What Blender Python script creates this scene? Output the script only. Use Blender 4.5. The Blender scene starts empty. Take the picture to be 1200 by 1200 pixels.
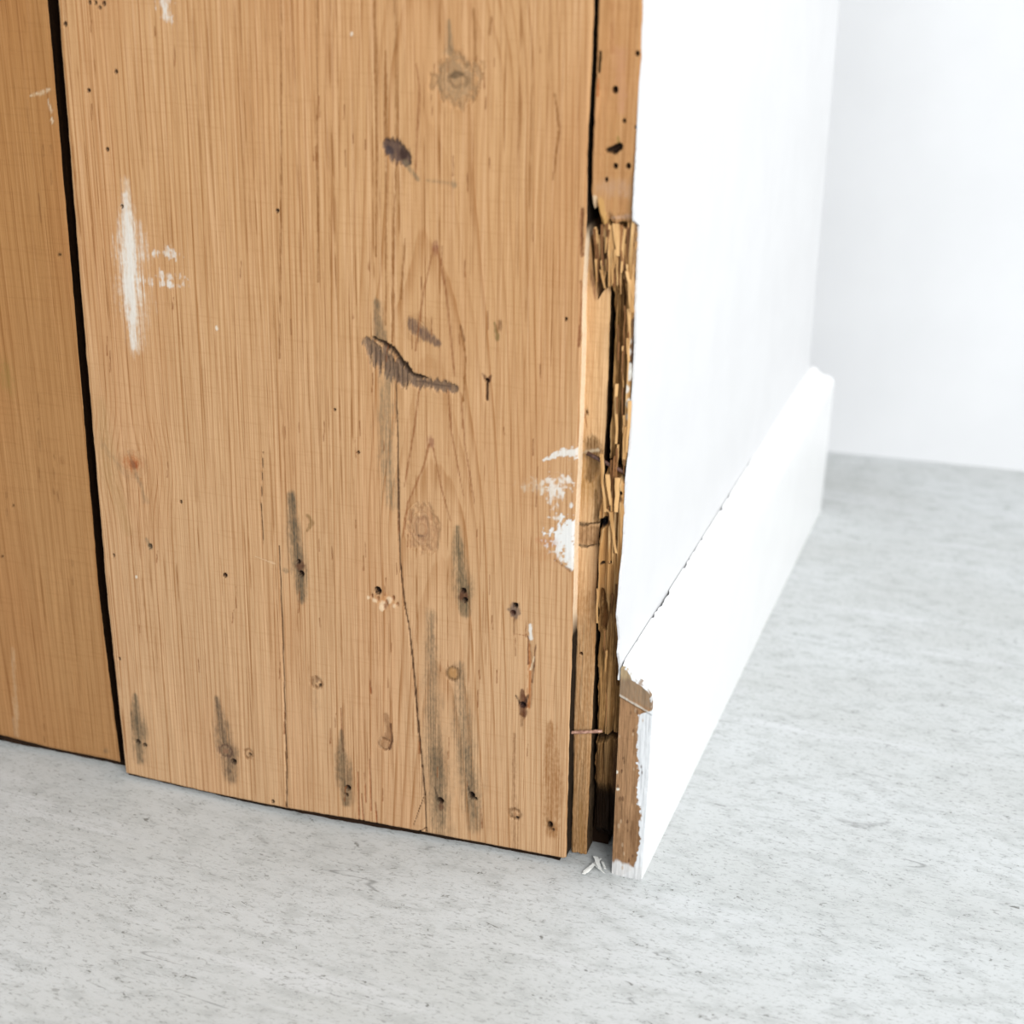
import bpy, math, random
import numpy as np
from mathutils import Matrix, Vector

rng = np.random.default_rng(7)
random.seed(7)
scene = bpy.context.scene
col = scene.collection

# ------------------------------------------------------------------ camera
CX = np.array([0.93920398, 0.34299003, 0.01592892])      # right
CU = np.array([-0.14967827, 0.36722799, 0.91800872])     # up
CF = np.array([-0.30901830, 0.86458165, -0.39624015])    # forward
CAM = np.array([0.14682595, -0.54010052, 0.40429732])
FPX = 1890.54
cam_d = bpy.data.cameras.new('camera')
cam = bpy.data.objects.new('camera', cam_d)
col.objects.link(cam)
m = Matrix.Identity(4)
for r in range(3):
    m[r][0], m[r][1], m[r][2], m[r][3] = CX[r], CU[r], -CF[r], CAM[r]
cam.matrix_world = m
cam_d.sensor_width = 36.0
cam_d.lens = FPX / 1200.0 * 36.0
cam_d.clip_start = 0.01
cam_d.dof.use_dof = True
cam_d.dof.focus_distance = 0.66
cam_d.dof.aperture_fstop = 9.0
scene.camera = cam

# ------------------------------------------------------------------ light
w = bpy.data.worlds.new('sky_light')
scene.world = w
w.use_nodes = True
bg = w.node_tree.nodes['Background']
bg.inputs[0].default_value = (0.95, 0.985, 1.0, 1)
bg.inputs[1].default_value = 0.66


def area(name, loc, target, sx, sy, power, color):
    l = bpy.data.lights.new(name, 'AREA')
    l.shape = 'RECTANGLE'
    l.size, l.size_y, l.energy, l.color = sx, sy, power, color
    o = bpy.data.objects.new(name, l)
    o.location = loc
    o.rotation_euler = (Vector(target) - Vector(loc)).to_track_quat('-Z', 'Y').to_euler()
    col.objects.link(o)
    return o


# daylight of a tall window across the room, to the right of the partition
area('window_daylight', (1.75, -1.95, 1.35), (0.2, 0.3, 0.1), 1.6, 1.6, 90, (1.0, 0.985, 0.96))
# added overhead fill, unseen source, brightening the floor right of the partition
area('floor_fill_light', (1.0, 0.30, 2.0), (0.25, 0.30, 0), 0.9, 0.6, 14, (1.0, 0.995, 0.985))

scene.view_settings.view_transform = 'Standard'
scene.view_settings.look = 'None'
scene.view_settings.exposure = 0.40
scene.view_settings.gamma = 1.0
scene.view_settings.use_curve_mapping = False

# ------------------------------------------------------------------ frames and helpers
TH = math.radians(2.5)              # the plank face stands 2.5 degrees off square
UX = np.array([math.cos(TH), math.sin(TH), 0.0])
NX = np.array([-math.sin(TH), math.cos(TH), 0.0])


def ray(px, py):
    return CX * (px - 600) + CU * (600 - py) + CF * FPX


def at(px, py, dep=0.0):
    """sight line -> (u, z) in the plank face frame, dep metres behind the face"""
    d = ray(px, py)
    s = (dep - CAM @ NX) / (d @ NX)
    p = CAM + s * d
    return p @ UX, p[2]


def at_x(px, py, x):
    d = ray(px, py)
    s = (x - CAM[0]) / d[0]
    p = CAM + s * d
    return p[1], p[2]


def at_floor(px, py, z=0.0):
    d = ray(px, py)
    s = (z - CAM[2]) / d[2]
    return CAM + s * d


def edge(pts, dep=0.0):
    """polyline -> function z -> u"""
    a = sorted([at(x, y, dep)[::-1] for x, y in pts])
    zs = np.array([p[0] for p in a]); us = np.array([p[1] for p in a])

    def f(z):
        z = np.asarray(z, float)
        r = np.interp(z, zs, us)
        if len(zs) > 1:
            sl = (us[-1] - us[0]) / max(zs[-1] - zs[0], 1e-6)
            r = np.where(z > zs[-1], us[-1] + (z - zs[-1]) * sl * 0.9, r)
            r = np.where(z < zs[0], us[0] + (z - zs[0]) * sl, r)
        return r
    return f


def sstep(a, b, x):
    t = np.clip((x - a) / (b - a), 0, 1)
    return t * t * (3 - 2 * t)


def vnoise(x, y, seed=0):
    x = np.asarray(x, float); y = np.asarray(y, float)
    x, y = np.broadcast_arrays(x, y)
    tab = np.random.default_rng(seed).random((256, 256))
    xi = np.floor(x).astype(int); yi = np.floor(y).astype(int)
    fx = x - xi; fy = y - yi
    fx = fx * fx * (3 - 2 * fx); fy = fy * fy * (3 - 2 * fy)
    a = tab[xi & 255, yi & 255]; b = tab[(xi + 1) & 255, yi & 255]
    c = tab[xi & 255, (yi + 1) & 255]; d = tab[(xi + 1) & 255, (yi + 1) & 255]
    return (a * (1 - fx) + b * fx) * (1 - fy) + (c * (1 - fx) + d * fx) * fy


def fnoise(x, y, seed=0, oct=3):
    r = 0; amp = 1; tot = 0
    for k in range(oct):
        r = r + amp * vnoise(np.asarray(x) * 2 ** k, np.asarray(y) * 2 ** k, seed + 17 * k)
        tot += amp; amp *= 0.5
    return r / tot


def lin(r, g, b):
    f = lambda c: (c / 255 / 12.92) if c / 255 <= 0.04045 else ((c / 255 + 0.055) / 1.055) ** 2.4
    return (f(r), f(g), f(b))


def tag(o, label=None, cat=None, group=None, kind=None):
    if label: o['label'] = label
    if cat: o['category'] = cat
    if group: o['group'] = group
    if kind: o['kind'] = kind
    return o


def link(name, me, mat=None, parent=None):
    o = bpy.data.objects.new(name, me)
    col.objects.link(o)
    if mat: me.materials.append(mat)
    if parent: o.parent = parent
    return o


def mesh_np(name, verts, quads, smooth=None):
    me = bpy.data.meshes.new(name)
    verts = np.asarray(verts, np.float32); quads = np.asarray(quads, np.int32)
    n = len(quads)
    me.vertices.add(len(verts)); me.vertices.foreach_set('co', verts.ravel())
    me.loops.add(n * 4); me.loops.foreach_set('vertex_index', quads.ravel())
    me.polygons.add(n)
    me.polygons.foreach_set('loop_start', np.arange(0, n * 4, 4, dtype=np.int32))
    me.polygons.foreach_set('use_smooth', np.zeros(n, bool) if smooth is None else np.asarray(smooth, bool))
    me.update(calc_edges=True)
    me.validate()
    return me


def relief(name, U, D, Z, back, mat, parent, ring=None, mark=None, side=None):
    """A board: a fine front skin (rows up, columns to the right) with sides and a back, one mesh.
    U along the face, D depth behind it, Z height; back = depth of the rear face."""
    nz, nu = U.shape
    P = np.stack([U, D, Z], -1).reshape(-1, 3)
    idx = np.arange(nz * nu).reshape(nz, nu)
    q = np.stack([idx[:-1, :-1], idx[:-1, 1:], idx[1:, 1:], idx[1:, :-1]], -1).reshape(-1, 4)
    nf = len(q)
    # boundary loop, anticlockwise from the front: bottom, right, top, left
    loop = np.concatenate([idx[0, :-1], idx[:-1, -1], idx[-1, :0:-1], idx[:0:-1, 0]])
    L = len(loop)
    base = len(P)
    a = P[loop].copy(); b = a.copy(); b[:, 1] = np.broadcast_to(back, U.shape).ravel()[loop]
    V = np.concatenate([P, a, b])
    i = np.arange(L); j = (i + 1) % L
    sq = np.stack([base + j, base + i, base + L + i, base + L + j], -1)
    # back strips
    lb = np.arange(nz)
    left = base + L + np.concatenate([[0], L - np.arange(1, nz)])      # rows up the left side
    right = base + L + (nu - 1) + lb
    bq = np.stack([right[:-1], left[:-1], left[1:], right[1:]], -1)
    Q = np.concatenate([q, sq, bq])
    sm = np.zeros(len(Q), bool); sm[:nf] = True
    me = mesh_np(name, V, Q, sm)
    src = np.concatenate([np.arange(nz * nu), loop, loop])
    if ring is not None:
        at_ = me.attributes.new('ring', 'FLOAT', 'POINT')
        at_.data.foreach_set('value', ring.ravel()[src].astype(np.float32))
        gr = np.abs(np.gradient(ring, axis=1) / np.maximum(np.abs(np.gradient(U, axis=1)), 1e-7))
        at_ = me.attributes.new('closeness', 'FLOAT', 'POINT')       # how tightly the rings lie
        at_.data.foreach_set('value', sstep(20, 260, gr).ravel()[src].astype(np.float32))
    if mark is not None:
        at_ = me.attributes.new('mark', 'FLOAT_COLOR', 'POINT')
        mc = mark.reshape(-1, 4)[src].astype(np.float32)
        for which, (rgb, al_) in (side or {}).items():     # colour put on a board's side
            o0 = {'b': 0, 'r': nu - 1, 't': nu + nz - 2, 'l': 2 * nu + nz - 3}[which]
            n_ = nu - 1 if which in 'bt' else nz - 1
            al = np.broadcast_to(np.asarray(al_, float), (n_ + 1,))
            al = al[::-1][:n_] if which in 'tl' else al[:n_]
            for off in (base, base + L):
                mc[off + o0: off + o0 + n_, :3] = rgb
                mc[off + o0: off + o0 + n_, 3] = al
        at_.data.foreach_set('color', mc.ravel())
    return link(name, me, mat, parent)


class Face:
    """Colour marks and hollows worked into one board's face, in board metres."""
    S = 0.000397                     # metres per unit of the measured sizes
    dep = 0.0                        # how far the face is set back

    def __init__(self, U, Z, seed=1):
        self.U, self.Z = U, Z
        self.C = np.zeros(U.shape + (3,)); self.C[...] = lin(120, 90, 60)
        self.A = np.zeros(U.shape); self.D = np.zeros(U.shape)
        self.n1 = fnoise(U * 420, Z * 160, seed, 3) - 0.5          # blotchy
        self.n2 = fnoise(U * 1500, Z * 90, seed + 5, 3) - 0.5      # fibrous
        self.n3 = fnoise(U * 900, Z * 900, seed + 9, 2) - 0.5      # crumbly

    def over(self, mk, c):
        a = mk + self.A * (1 - mk)
        s = np.maximum(a, 1e-6)
        for k in range(3):
            self.C[..., k] = np.where(a > 1e-5, (c[k] * mk + self.C[..., k] * self.A * (1 - mk)) / s, self.C[..., k])
        self.A = a

    def dist(self, px, py, rx, ry, rot=0):
        u, z = at(px, py, self.dep)
        x = self.U - u; y = self.Z - z
        if rot:
            c, s = math.cos(rot), math.sin(rot)
            x, y = c * x + s * y, -s * x + c * y
        return np.sqrt((x / (rx * self.S)) ** 2 + (y / (ry * self.S)) ** 2)

    def blob(self, px, py, rx, ry, c, a=1.0, soft=0.5, n=0.5, fib=0.0, rot=0, depth=0, cr=0.5):
        d = self.dist(px, py, rx, ry, rot) + n * self.n1 * 1.2 + fib * self.n2 * 1.5 + cr * self.n3
        mk = a * sstep(1.0, 1.0 - soft, d)
        self.over(mk, c)
        if depth: self.D = self.D + depth * sstep(1.0, 0.55, d)

    def seg(self, pts):
        """pts: (px,py,halfwidth) -> min over the polyline of distance / halfwidth"""
        best = np.full(self.U.shape, 1e9)
        P = [at(p[0], p[1], self.dep) + (p[2] * self.S,) for p in pts]
        for (u0, z0, w0), (u1, z1, w1) in zip(P[:-1], P[1:]):
            dx, dz = u1 - u0, z1 - z0
            t = np.clip(((self.U - u0) * dx + (self.Z - z0) * dz) / (dx * dx + dz * dz), 0, 1)
            d = np.hypot(self.U - u0 - t * dx, self.Z - z0 - t * dz) / (w0 + t * (w1 - w0))
            best = np.minimum(best, d)
        return best

    def streak(self, pts, c, a=1.0, soft=0.6, n=0.4, fib=0.0, depth=0, cr=0.35):
        d = self.seg(pts) + n * self.n1 * 1.2 + fib * self.n2 * 1.5 + cr * self.n3
        self.over(a * sstep(1.0, 1.0 - soft, d), c)
        if depth: self.D = self.D + depth * sstep(1.0, 0.4, d)

    def hole(self, px, py, r, depth=0.004, c=lin(46, 32, 24), ry=None):
        r *= 0.88; ry = ry * 0.9 if ry else None
        d = self.dist(px, py, r, ry or r) + 0.4 * self.n1
        depth *= 0.7
        self.D = np.maximum(self.D, depth * sstep(1.05, 0.6, d))
        self.over(sstep(1.25, 0.75, d), c)  # dark stain colour, also deepening the shade inside the hole

    def ringmark(self, px, py, r, c, w=0.35, a=0.8, ry=None):
        a *= 0.75
        d = self.dist(px, py, r, ry or r) + 0.7 * self.n1 + 0.25 * self.n3
        mk = a * np.clip(1 - np.abs(d - 0.8) / w, 0, 1)
        self.over(mk, c)
        self.D = self.D + 0.0005 * np.clip(1 - np.abs(d - 0.8) / w, 0, 1)

    def mark(self):
        return np.concatenate([np.clip(self.C * 0.60, 0, 1), np.clip(self.A, 0, 1)[..., None]], -1)


# ------------------------------------------------------------------ materials
def new_mat(name):
    mt = bpy.data.materials.new(name)
    mt.use_nodes = True
    nt = mt.node_tree
    b = nt.nodes['Principled BSDF']
    return mt, nt, b


def nd(nt, t, **kw):
    n = nt.nodes.new(t)
    for k, v in kw.items():
        setattr(n, k, v)
    return n


def mathn(nt, op, a, b=None, clamp=False):
    n = nd(nt, 'ShaderNodeMath', operation=op, use_clamp=clamp)
    for i, v in enumerate((a, b)):
        if v is None: continue
        if hasattr(v, 'links'): nt.links.new(v, n.inputs[i])
        else: n.inputs[i].default_value = v
    return n.outputs[0]


def noise(nt, coord, scale, detail=3, sc=1.0, rough=0.5, dist=0.0):
    mp = nd(nt, 'ShaderNodeMapping'); mp.inputs['Scale'].default_value = scale
    nt.links.new(coord, mp.inputs['Vector'])
    n = nd(nt, 'ShaderNodeTexNoise')
    n.inputs['Scale'].default_value = sc; n.inputs['Detail'].default_value = detail
    n.inputs['Roughness'].default_value = rough; n.inputs['Distortion'].default_value = dist
    nt.links.new(mp.outputs[0], n.inputs['Vector'])
    return n.outputs['Fac']


def mixc(nt, f, a, b, blend='MIX'):
    n = nd(nt, 'ShaderNodeMix', data_type='RGBA', blend_type=blend)
    for s, v in ((n.inputs[0], f), (n.inputs[6], a), (n.inputs[7], b)):
        if hasattr(v, 'links'): nt.links.new(v, s)
        elif isinstance(v, (int, float)): s.default_value = v
        else: s.default_value = tuple(v) + (1,)
    return n.outputs[2]


def maprange(nt, v, a, b, c=0.0, d=1.0, smooth=True):
    n = nd(nt, 'ShaderNodeMapRange', interpolation_type='SMOOTHSTEP' if smooth else 'LINEAR')
    nt.links.new(v, n.inputs[0])
    for i, x in enumerate((a, b, c, d)): n.inputs[i + 1].default_value = x
    return n.outputs[0]


def wood_mat(name, light, dark, line=0.7, fibre=0.35, red=0.3, bump=0.35):
    light = tuple(x * 0.59 for x in light); dark = tuple(x * 0.59 for x in dark)
    mt, nt, b = new_mat(name)
    tc = nd(nt, 'ShaderNodeTexCoord').outputs['Object']
    ra = nd(nt, 'ShaderNodeAttribute', attribute_name='ring')
    ma = nd(nt, 'ShaderNodeAttribute', attribute_name='mark')
    wob = noise(nt, tc, (160, 160, 7), 3)
    ring = mathn(nt, 'ADD', ra.outputs['Fac'], mathn(nt, 'MULTIPLY', mathn(nt, 'SUBTRACT', wob, 0.5), 0.5))
    fr = mathn(nt, 'FRACT', ring)
    fl = mathn(nt, 'FLOOR', ring)
    wn = nd(nt, 'ShaderNodeTexWhiteNoise', noise_dimensions='1D'); nt.links.new(fl, wn.inputs['W'])
    stren = maprange(nt, wn.outputs['Value'], 0, 1, 0.35, 1.0, False)
    up = maprange(nt, fr, 0.55, 0.92, 0, 1)
    dn = maprange(nt, fr, 0.93, 1.0, 1, 0)
    prof = mathn(nt, 'MULTIPLY', mathn(nt, 'MULTIPLY', up, dn), stren)
    brk = maprange(nt, noise(nt, tc, (300, 300, 14), 3), 0.3, 0.65, 0.45, 1.0)
    prof = mathn(nt, 'MULTIPLY', prof, brk)
    ca = nd(nt, 'ShaderNodeAttribute', attribute_name='closeness')
    prof = mathn(nt, 'MULTIPLY', prof, maprange(nt, ca.outputs['Fac'], 0, 1, 0.55, 1.0, False))
    fib = noise(nt, tc, (1900, 1900, 24), 4, rough=0.62)
    big = noise(nt, tc, (26, 26, 7), 3)
    # washed paler towards the floor, richer and yellower above
    sx = nd(nt, 'ShaderNodeSeparateXYZ'); nt.links.new(tc, sx.inputs[0])
    hgt = mathn(nt, 'ADD', sx.outputs['Z'], mathn(nt, 'MULTIPLY', mathn(nt, 'SUBTRACT', noise(nt, tc, (18, 18, 8), 2), 0.5), 0.12))
    wash = maprange(nt, hgt, 0.03, 0.30, 0, 1)
    l2 = mixc(nt, wash, light, tuple(x * k for x, k in zip(light, (0.99, 0.91, 0.78))))
    d2 = mixc(nt, wash, dark, tuple(x * k for x, k in zip(dark, (0.99, 0.89, 0.72))))
    c = mixc(nt, mathn(nt, 'MULTIPLY', prof, line), l2, d2)
    fm = mathn(nt, 'MULTIPLY', maprange(nt, fib, 0.40, 0.66, 0, 1), fibre)
    c = mixc(nt, fm, c, d2)
    thin = maprange(nt, noise(nt, tc, (1000, 1000, 5), 3, rough=0.6), 0.55, 0.68, 0, 1)
    thin = mathn(nt, 'MULTIPLY', thin, maprange(nt, noise(nt, tc, (400, 400, 60), 3), 0.36, 0.6, 0, 1))
    c = mixc(nt, mathn(nt, 'MULTIPLY', thin, 0.85 * line), c, tuple(x * k for x, k in zip(dark, (0.82, 0.74, 0.62))))
    hi = mathn(nt, 'MULTIPLY', maprange(nt, noise(nt, tc, (1500, 1500, 16), 3), 0.50, 0.68, 0, 1), 0.42)
    c = mixc(nt, hi, c, tuple(min(1, x * k) for x, k in zip(light, (1.28, 1.28, 1.30))))
    rd = mathn(nt, 'MULTIPLY', maprange(nt, big, 0.42, 0.7, 0, 1), red)
    c = mixc(nt, rd, c, (0.93, 0.78, 0.70), 'MULTIPLY')
    # saw marks running across
    saw = mathn(nt, 'MULTIPLY', maprange(nt, noise(nt, tc, (50, 50, 900), 2), 0.52, 0.72, 0, 1), 0.13)
    c = mixc(nt, saw, c, dark)
    # flecks in the marks
    al = ma.outputs['Alpha']
    edge_ = mathn(nt, 'MULTIPLY', mathn(nt, 'MULTIPLY', al, mathn(nt, 'SUBTRACT', 1.0, al)), 3.2)
    flk = mathn(nt, 'SUBTRACT', mathn(nt, 'ADD', mathn(nt, 'MULTIPLY', fib, 0.6), mathn(nt, 'MULTIPLY', noise(nt, tc, (1100, 1100, 500), 3), 0.4)), 0.5)
    al2 = mathn(nt, 'ADD', al, mathn(nt, 'MULTIPLY', edge_, mathn(nt, 'MULTIPLY', flk, 2.8)), clamp=True)
    c = mixc(nt, al2, c, ma.outputs['Color'])
    nt.links.new(c, b.inputs['Base Color'])
    b.inputs['Roughness'].default_value = 0.62
    b.inputs['Specular IOR Level'].default_value = 0.08
    h = mathn(nt, 'ADD', mathn(nt, 'MULTIPLY', prof, 0.5), mathn(nt, 'MULTIPLY', fib, -0.5))
    bp = nd(nt, 'ShaderNodeBump'); bp.inputs['Strength'].default_value = bump
    bp.inputs['Distance'].default_value = 0.0004
    nt.links.new(h, bp.inputs['Height']); nt.links.new(bp.outputs[0], b.inputs['Normal'])
    return mt


def plain_mat(name, c1, c2, scale=60, rough=0.5, bump=0.1, dist=0.0003, spec=0.3, stretch=(1, 1, 1), metal=0.0):
    mt, nt, b = new_mat(name)
    tc = nd(nt, 'ShaderNodeTexCoord').outputs['Object']
    f = noise(nt, tc, tuple(scale * s for s in stretch), 4)
    c = mixc(nt, maprange(nt, f, 0.3, 0.7), c1, c2)
    nt.links.new(c, b.inputs['Base Color'])
    b.inputs['Roughness'].default_value = rough
    b.inputs['Specular IOR Level'].default_value = spec
    b.inputs['Metallic'].default_value = metal
    bp = nd(nt, 'ShaderNodeBump'); bp.inputs['Strength'].default_value = bump
    bp.inputs['Distance'].default_value = dist
    nt.links.new(f, bp.inputs['Height']); nt.links.new(bp.outputs[0], b.inputs['Normal'])
    return mt


M_PLANK = wood_mat('pine_plank', lin(213, 174, 133), lin(162, 112, 66), line=0.92, fibre=0.38)
M_PLANK_L = wood_mat('pine_plank_brown', lin(186, 141, 94), lin(140, 92, 48), line=0.6, red=0.4)
M_STRIP = wood_mat('pine_edge_strip', lin(202, 160, 116), lin(160, 108, 66), line=0.5, red=0.5)
M_INNER = wood_mat('pale_inner_wood', lin(228, 190, 146), lin(178, 128, 82), line=0.35)
M_ROT = wood_mat('rotten_wood', lin(206, 164, 110), lin(120, 80, 42), line=0.4, fibre=0.7, bump=0.8)
M_ENDGRAIN = wood_mat('weathered_end_wood', lin(176, 138, 102), lin(122, 86, 56), line=0.3, fibre=0.5)
M_BACK = plain_mat('shade_dark_backing', lin(40, 27, 18), lin(24, 17, 12), 90, 0.9, 0.3, spec=0.05)  # near-black, painting in the shade between and under the planks
M_WHITE = plain_mat('white_wall_paint', lin(195, 196, 198), lin(192, 193, 195), 30, 0.5, 0.12, 0.0006, 0.3)
M_GLOSS = plain_mat('white_trim_paint', lin(210, 211, 212), lin(207, 208, 209), 40, 0.35, 0.08, 0.0004, 0.4)
M_BACKW = plain_mat('cool_white_plaster', lin(196, 198, 201), lin(193, 195, 198), 14, 0.7, 0.2, 0.001, 0.2)
M_RUST = plain_mat('rusty_iron', lin(84, 56, 46), lin(46, 30, 24), 900, 0.6, 0.3, 0.0002, 0.4)
M_RUSTP = plain_mat('bare_pinkish_iron', lin(170, 134, 116), lin(112, 76, 60), 700, 0.45, 0.2, 0.0002, 0.5)
M_FLAKE = plain_mat('old_white_paint', lin(222, 223, 220), lin(200, 201, 198), 300, 0.6, 0.2, 0.0002)

# concrete floor
M_FLOOR, nt, b = new_mat('worn_pale_concrete')
tc = nd(nt, 'ShaderNodeTexCoord').outputs['Object']
f1 = noise(nt, tc, (6, 12, 6), 4)
f2 = noise(nt, tc, (60, 130, 60), 5, rough=0.7)
f3 = noise(nt, tc, (330, 800, 330), 4, rough=0.75, dist=0.6)
f4 = noise(nt, tc, (5, 55, 5), 5, rough=0.65, dist=0.4)
f5 = noise(nt, tc, (240, 470, 240), 3, rough=0.6, dist=1.2)
f6 = noise(nt, tc, (3.5, 26, 3), 2, dist=0.8)
c = mixc(nt, maprange(nt, f1, 0.3, 0.7), lin(216, 217, 213), lin(228, 230, 228))
c = mixc(nt, mathn(nt, 'MULTIPLY', maprange(nt, f2, 0.45, 0.66), 0.55), c, lin(192, 194, 190))
c = mixc(nt, mathn(nt, 'MULTIPLY', maprange(nt, f4, 0.54, 0.70), 0.6), c, lin(236, 237, 236))
c = mixc(nt, mathn(nt, 'MULTIPLY', maprange(nt, f3, 0.53, 0.66), 0.62), c, lin(152, 152, 146))
c = mixc(nt, mathn(nt, 'MULTIPLY', mathn(nt, 'MULTIPLY', maprange(nt, f5, 0.62, 0.70), maprange(nt, f2, 0.42, 0.6)), 0.85), c, lin(112, 110, 102))
scr = maprange(nt, mathn(nt, 'ABSOLUTE', mathn(nt, 'SUBTRACT', f6, 0.5)), 0.0, 0.0035, 1, 0)
scr = mathn(nt, 'MULTIPLY', scr, maprange(nt, noise(nt, tc, (30, 60, 30), 4, rough=0.7), 0.5, 0.62))
c = mixc(nt, mathn(nt, 'MULTIPLY', scr, 0.6), c, lin(134, 134, 130))
c = mixc(nt, 1.0, c, (0.585, 0.598, 0.62), 'MULTIPLY')
nt.links.new(c, b.inputs['Base Color'])
b.inputs['Roughness'].default_value = 0.55
b.inputs['Specular IOR Level'].default_value = 0.25
bp = nd(nt, 'ShaderNodeBump'); bp.inputs['Strength'].default_value = 0.16; bp.inputs['Distance'].default_value = 0.0010
nt.links.new(f3, bp.inputs['Height']); nt.links.new(bp.outputs[0], b.inputs['Normal'])


# ------------------------------------------------------------------ setting
def box_mesh(name, x0, x1, y0, y1, z0, z1):
    v = [(x, y, z) for z in (z0, z1) for y in (y0, y1) for x in (x0, x1)]
    q = [(0, 2, 3, 1), (4, 5, 7, 6), (0, 1, 5, 4), (2, 6, 7, 3), (0, 4, 6, 2), (1, 3, 7, 5)]
    return v, q


xs = np.concatenate([[-2.5, -1.2], np.linspace(-0.6, 0.5, 111), [1.2, 3.2]])
ys_ = np.concatenate([[-3.0, -1.2], np.linspace(-0.5, 0.6, 56), [0.8, 1.2]])
FX, FY = np.meshgrid(xs, ys_)
# old slab: a slight hollow in front of the wide plank
FZ = -0.0026 * np.exp(-((FX + 0.145) / 0.062) ** 2 - ((FY + 0.02) / 0.16) ** 2)
floor = relief('floor', FX, -FZ, FY, 0.08, M_FLOOR, None)
floor.data.transform(Matrix.Rotation(-math.pi / 2, 4, 'X'))
tag(floor, 'worn pale grey concrete floor with fine dark flecks and scratches', kind='structure')

# rear wall, stands 6 degrees off square
v, q = box_mesh('wall_back', -2.2, 2.6, 0.0, 0.1, 0.0, 2.4)
wb = link('wall_back', mesh_np('wall_back', v, q), M_BACKW)
wb.location = (0.0052, 0.5264, 0)
wb.rotation_euler = (0, 0, math.radians(6.1))
tag(wb, 'plain cool white plaster wall in the background beyond the skirting', kind='structure')

# white side of the partition: painted skin with a ragged front edge, body behind it
LEAN = lambda z: -0.0113 * (np.asarray(z) - 0.0986)
WALL_H = 1.1
front_px = [(756, -30), (755.5, 0), (753, 70), (751, 110), (747.5, 185), (744, 245), (744, 259), (750, 264), (748.5, 300), (746, 360), (745.5, 400),
            (744, 440), (741.5, 480), (739.5, 520), (736.5, 548), (735, 562), (733.5, 600), (731, 650), (728, 672),
            (726, 700), (724, 722), (726.5, 748), (725, 766), (727.5, 782), (726, 800)]
fy = []
for x, y in front_px:
    z = 0.1
    for _ in range(4):
        Y, z = at_x(x, y, float(LEAN(z)))
    fy.append((z, Y))
fy.sort()
zz = np.concatenate([np.linspace(0.0, 0.08, 6)[:-1], np.linspace(0.08, 0.36, 420), np.linspace(0.36, WALL_H, 20)[1:]])
Yf = np.interp(zz, [p[0] for p in fy], [p[1] for p in fy])
Yf = np.where(zz > 0.30, Yf, Yf + 0.0009 * (fnoise(zz * 420, 0.5, 31, 3) - 0.5))
Yf = np.where(zz < 0.092, 0.014, Yf)
Y_END = 0.405
yy = np.concatenate([[0, 0.004, 0.012, 0.03, 0.07], np.linspace(0.1, 1, 30)])
YY = Yf[:, None] + (Y_END - Yf[:, None]) * yy[None, :]
ZZ = np.repeat(zz[:, None], YY.shape[1], 1)
XX = LEAN(ZZ) + 0.0004 * (fnoise(YY * 14, ZZ * 14, 3, 2) - 0.5)
# relief() builds (U, D, Z) = (Y, -X, Z): turn it about
RZ = math.radians(90)
wr = relief('wall_right', YY, -XX, ZZ, 0.0008 - XX, M_WHITE, None)
wr.rotation_euler = (0, 0, RZ)
tag(wr, 'white painted side wall of the partition, above the skirting board', kind='structure')
v, q = box_mesh('body', 0.06, Y_END - 0.0005, 0.0016, 0.62, 0.0, WALL_H)
v = [(x, y - float(LEAN(z)) if y < 0.1 else y, z) for x, y, z in v]
core = link('wall_left', mesh_np('wall_left', v, q), M_WHITE)
core.rotation_euler = (0, 0, RZ)
tag(core, 'white body of the partition standing behind the planks', kind='structure')

# small dark chip in the paint beside the rotten batten
Yc, zc = at_x(739, 566, float(LEAN(0.175)))

# skirting board: moulded profile run along the white wall, returned round the far end
prof = [(0.0, 0.0985), (0.0022, 0.0982), (0.0040, 0.0968), (0.0056, 0.0944), (0.0074, 0.0925), (0.0098, 0.0914), (0.0118, 0.0902),
        (0.0133, 0.0880), (0.0139, 0.0850), (0.0140, 0.0800), (0.0138, 0.0500), (0.0136, 0.0200), (0.0134, 0.0)]
ns = 260
ys = np.concatenate([np.linspace(0.0013, 0.40, ns), [Y_END + 0.0146]])
V = []; Q = []
gap = (np.clip(fnoise(ys * 130, 0.3, 21, 3) - 0.56, 0, 1) * 0.0055 + 0.00022) * sstep(0.32, 0.10, ys) + 0.00008
for i, y in enumerate(ys):
    for k, (px_, z) in enumerate(prof):
        x = px_
        if k == 0: x = px_ + gap[i] + float(LEAN(z))
        if k == 1: x = px_ + 0.5 * gap[i]
        z_ = z - (0.25 * gap[i] if k < 2 else 0) + 0.0003 * (vnoise(y * 18, k * 0.7, 4) - 0.5) * (z > 0.01)
        yy_ = y + (x - 0.014 if i == len(ys) - 1 else 0)      # mitre
        V.append((x, yy_, z_))
    V.append((0.0006 + gap[i] * 0.6, y + (-0.0134 if i == len(ys) - 1 else 0), 0.0))
K = len(prof) + 1
for i in range(len(ys) - 1):
    for k in range(K):
        k2 = (k + 1) % K
        Q.append((i * K + k, i * K + k2, (i + 1) * K + k2, (i + 1) * K + k))
for k in range(0, 11, 2):                       # closed near end behind the bare wood
    Q.append((K - 1, k + 2, k + 1, k))
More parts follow.
